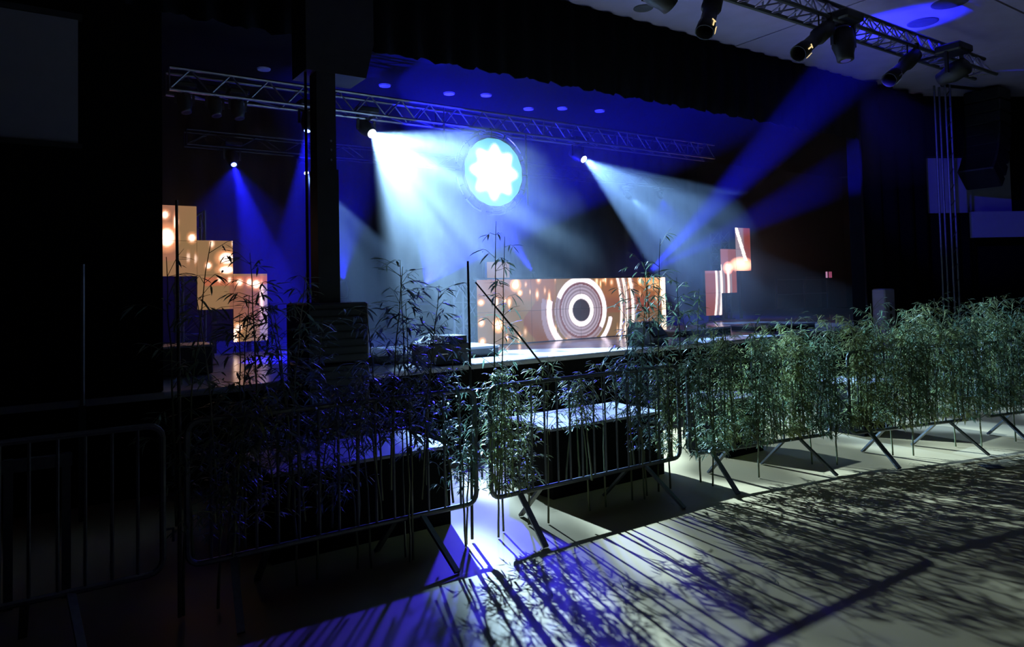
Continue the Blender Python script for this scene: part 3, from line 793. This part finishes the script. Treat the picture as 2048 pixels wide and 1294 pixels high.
lm = MB().add([(0, 0, 0), (.3, .07, -.03), (.3, -.07, -.03), (.68, .056, -.12), (.68, -.056, -.12), (.96, 0, -.28)], [(0, 2, 1), (1, 2, 4, 3), (3, 4, 5)]).mesh('leaf', LEAF2)
def variant(key, leafmat, *a):
    ms, mt, ml, sg = bamboo_meshes(*a); tf = []
    for (p, d, L, wd, up) in sg:
        x = d.normalized(); y = up.cross(x)
        if y.length < .05: y = Vector((0, 1, 0))
        y.normalize(); z = x.cross(y)
        tf.append((p, Matrix((x, y, z)).transposed().to_quaternion(), L))
    VAR[key] = (ms.mesh('stem', STEM), mt.mesh('twig', STEM), ml.mesh('foliage', leafmat) if ml.v else None, tf)
for k in range(4): variant('D%d' % k, LEAF1 if k % 2 else LEAF2, 10 + k, 6, 1.45, .30, 17, 3, 6, .078, .44)
for k in range(2): variant('N%d' % k, LEAF1, 90 + k, 4, 1.3, .32, 18, 3, 5, .068, .2, .7)
for k in range(3): variant('M%d' % k, LEAF1 if k % 2 else LEAF2, 30 + k, 3, 1.25, .40, 14, 3, 6, .07, .36)
for k in range(3): variant('L%d' % k, LEAF1 if k % 2 else LEAF2, 60 + k, 2, 1.25, .68, 10, 3, 5, .07, .40)
for k in range(4): variant('T%d' % k, LEAF2, 50 + k, 3, 2.2, .8, 20, 2, 5, .10, .30)
for k in range(3): variant('S%d' % k, LEAF2, 80 + k, 2, 2.25, .9, 10, 2, 4, .10, .15)
ORD = ['first', 'second', 'third', 'fourth', 'fifth', 'sixth', 'seventh', 'eighth', 'ninth', 'tenth', 'eleventh', 'twelfth', 'thirteenth', 'fourteenth', 'fifteenth', 'sixteenth']
BNAME = ['far left barrier', 'dark barrier left of centre', 'middle barrier', 'barrier right of the middle', 'second barrier from the right', 'barrier at the right edge']
KIND = {'N': 'narrow leafy bamboo bundle on the %s, %s from its left end', 'D': 'dense leafy bamboo bundle on the %s, %s from its left end', 'M': 'loose leafy bamboo bundle on the %s, %s from its left end', 'L': 'top heavy leafy bamboo on the %s, %s from its left end',
        'T': 'tall sparse bamboo on the %s, %s plant from its left end', 'S': 'thin bamboo stalk on the %s, %s plant from its left end'}
PL = {1: [('S0', .01, 0, .95), ('M0', .08, 0, 1.0), ('T0', .15, 0, .84), ('M1', .22, 0, 1.0), ('T1', .29, .02, .90), ('T3', .38, 0, .80), ('M2', .46, 0, 1.08), ('L0', .54, 0, 1.1), ('T2', .64, 0, .92), ('L1', .72, .02, 1.1), ('T3', .75, 0, .84), ('L2', .85, 0, 1.05), ('M0', .95, 0, .94)],
      2: [('N0', .05, 0, .95), ('S1', .07, .03, 1.02), ('N1', .15, 0, .93), ('L1', .26, -.02, .95), ('L0', .44, 0, .93), ('L1', .57, 0, .92), ('L2', .68, .02, .98), ('T3', .74, .04, .88), ('M0', .82, 0, .98), ('S2', .87, .04, .98), ('N0', .94, 0, .97)],
      3: [('T1', .05, .03, .82), ('D0', .12, 0, .92), ('D1', .27, 0, .92), ('D2', .42, 0, .95), ('D3', .56, 0, .95), ('D1', .70, .03, .93), ('D0', .84, 0, .95), ('D2', .96, 0, .90)],
      4: [('D1', .06, 0, .97), ('D3', .17, 0, 1.0), ('D0', .30, 0, 1.02), ('D2', .42, 0, .98), ('D1', .54, 0, 1.02), ('D3', .66, 0, 1.0), ('D0', .80, 0, 1.04), ('D2', .93, 0, 1.0)],
      5: [('D1', .04, 0, 1.05), ('D0', .15, 0, 1.02), ('D3', .27, 0, 1.05), ('D2', .40, 0, 1.05), ('D1', .54, 0, 1.05), ('D0', .68, 0, 1.05), ('D3', .82, 0, 1.05), ('D2', .95, 0, 1.05)]}
rr_ = random.Random(3)
for bi, lst in PL.items():
    t, a, dv, L = BAR[bi]
    nv = Vector((-dv.y, dv.x, 0))
    for k, (v, u, yo, sc) in enumerate(lst):
        p = a + dv * (L * u) + nv * ((-.09 if v[0] == 'D' and k % 2 else .03) + yo)
        o = thing('bamboo_plant', KIND[v[0]] % (BNAME[bi], ORD[k]), 'bamboo', p, math.atan2(dv.y, dv.x) + rr_.choice((0, PI)) + rr_.uniform(-.18, .18), 'bamboo tied along the crowd barriers')
        o.scale = (1, 1, sc)
        st_, tw_, fo_, tf_ = VAR[v]
        link('stem', st_, o); q = link('twigs', tw_, o); q['kind'] = 'stuff'; 
        if fo_: q = link('foliage', fo_, o); q['kind'] = 'stuff'
        for (lp, lq, ll_) in tf_: link('leaf', lm, o, lp, lq, (ll_, ll_, ll_))
# long dark canes
for (p, q, r_, lb) in (((.68, 4.25, .02), (.68, 4.28, 2.28), .011, 'long dark upright cane on the left in front of the stepped screen'),
                       ((2.55, 4.30, .02), (2.56, 4.30, 1.95), .011, 'long dark upright cane before the left end of the centre screen'),
                       ((3.30, 4.30, 1.05), (2.60, 4.27, 1.80), .008, 'thin dark cane leaning across the centre screen')):
    o = MB().tube([p, (Vector(p) + Vector(q)) / 2 + Vector((.006, 0, 0)), q], [r_, r_ * .9, r_ * .7], 7).build('bamboo_cane', CANE)
    tag(o, lb, 'cane')
# small things on the lit floor
o = MB().add([(7.25, 2.98, .002), (7.42, 2.9, .002), (7.5, 3.0, .002), (7.36, 3.12, .002), (7.25, 2.98, .004), (7.42, 2.9, .004), (7.5, 3.0, .004), (7.36, 3.12, .004)], [(3, 2, 1, 0), (4, 5, 6, 7), (0, 1, 5, 4), (1, 2, 6, 5), (2, 3, 7, 6), (3, 0, 4, 7)]).build('floor_tape', VENT)
tag(o, 'small dark patch of tape on the lit floor at the right', 'tape')
mm = MB(); rg = random.Random(9)
for k in range(46):
    x, y = rg.uniform(2.2, 9), rg.uniform(2.6, 4.6); a = rg.uniform(0, 2 * PI)
    leafpts(mm, Vector((x, y, .012)), Vector((math.cos(a), math.sin(a), .12)), rg.uniform(.05, .1), .003, Vector((0, 0, 1)), rg)
o = mm.build('fallen_leaves', LEAF2); o['kind'] = 'stuff'; tag(o, 'scattered fallen bamboo leaves on the floor around the barriers', 'leaves')

# ------------------------------------------------------------------ haze on the stage
def haze(name, c, d, dens, label, an=.25):
    o = MB().box(c, d).build(name, None) if False else None
    me = bpy.data.meshes.new(name); mb = MB().box(c, d)
    me.from_pydata([tuple(v) for v in mb.v], [], mb.f)
    m = bpy.data.materials.new(name); m.use_nodes = True; nt = m.node_tree; nt.nodes.clear()
    out = nt.nodes.new('ShaderNodeOutputMaterial'); v = nt.nodes.new('ShaderNodeVolumeScatter')
    v.inputs['Density'].default_value = dens; v.inputs['Anisotropy'].default_value = an; v.inputs['Color'].default_value = (.82, .89, 1, 1)
    nt.links.new(v.outputs[0], out.inputs['Volume'])
    me.materials.append(m)
    o = bpy.data.objects.new(name, me); col.objects.link(o)
    o['kind'] = 'stuff'; o['label'] = label; o['category'] = 'haze'
haze('stage_haze', (7.3, 10.55, 3.1), (15.4, 6.4, 4.3), .04, 'thin blue lit haze filling the stage')
haze('hall_haze', (9.9, 6.11, 4.2), (2.6, 2.44, 2.1), .04, 'fainter haze drifting out in front of the stage opening')
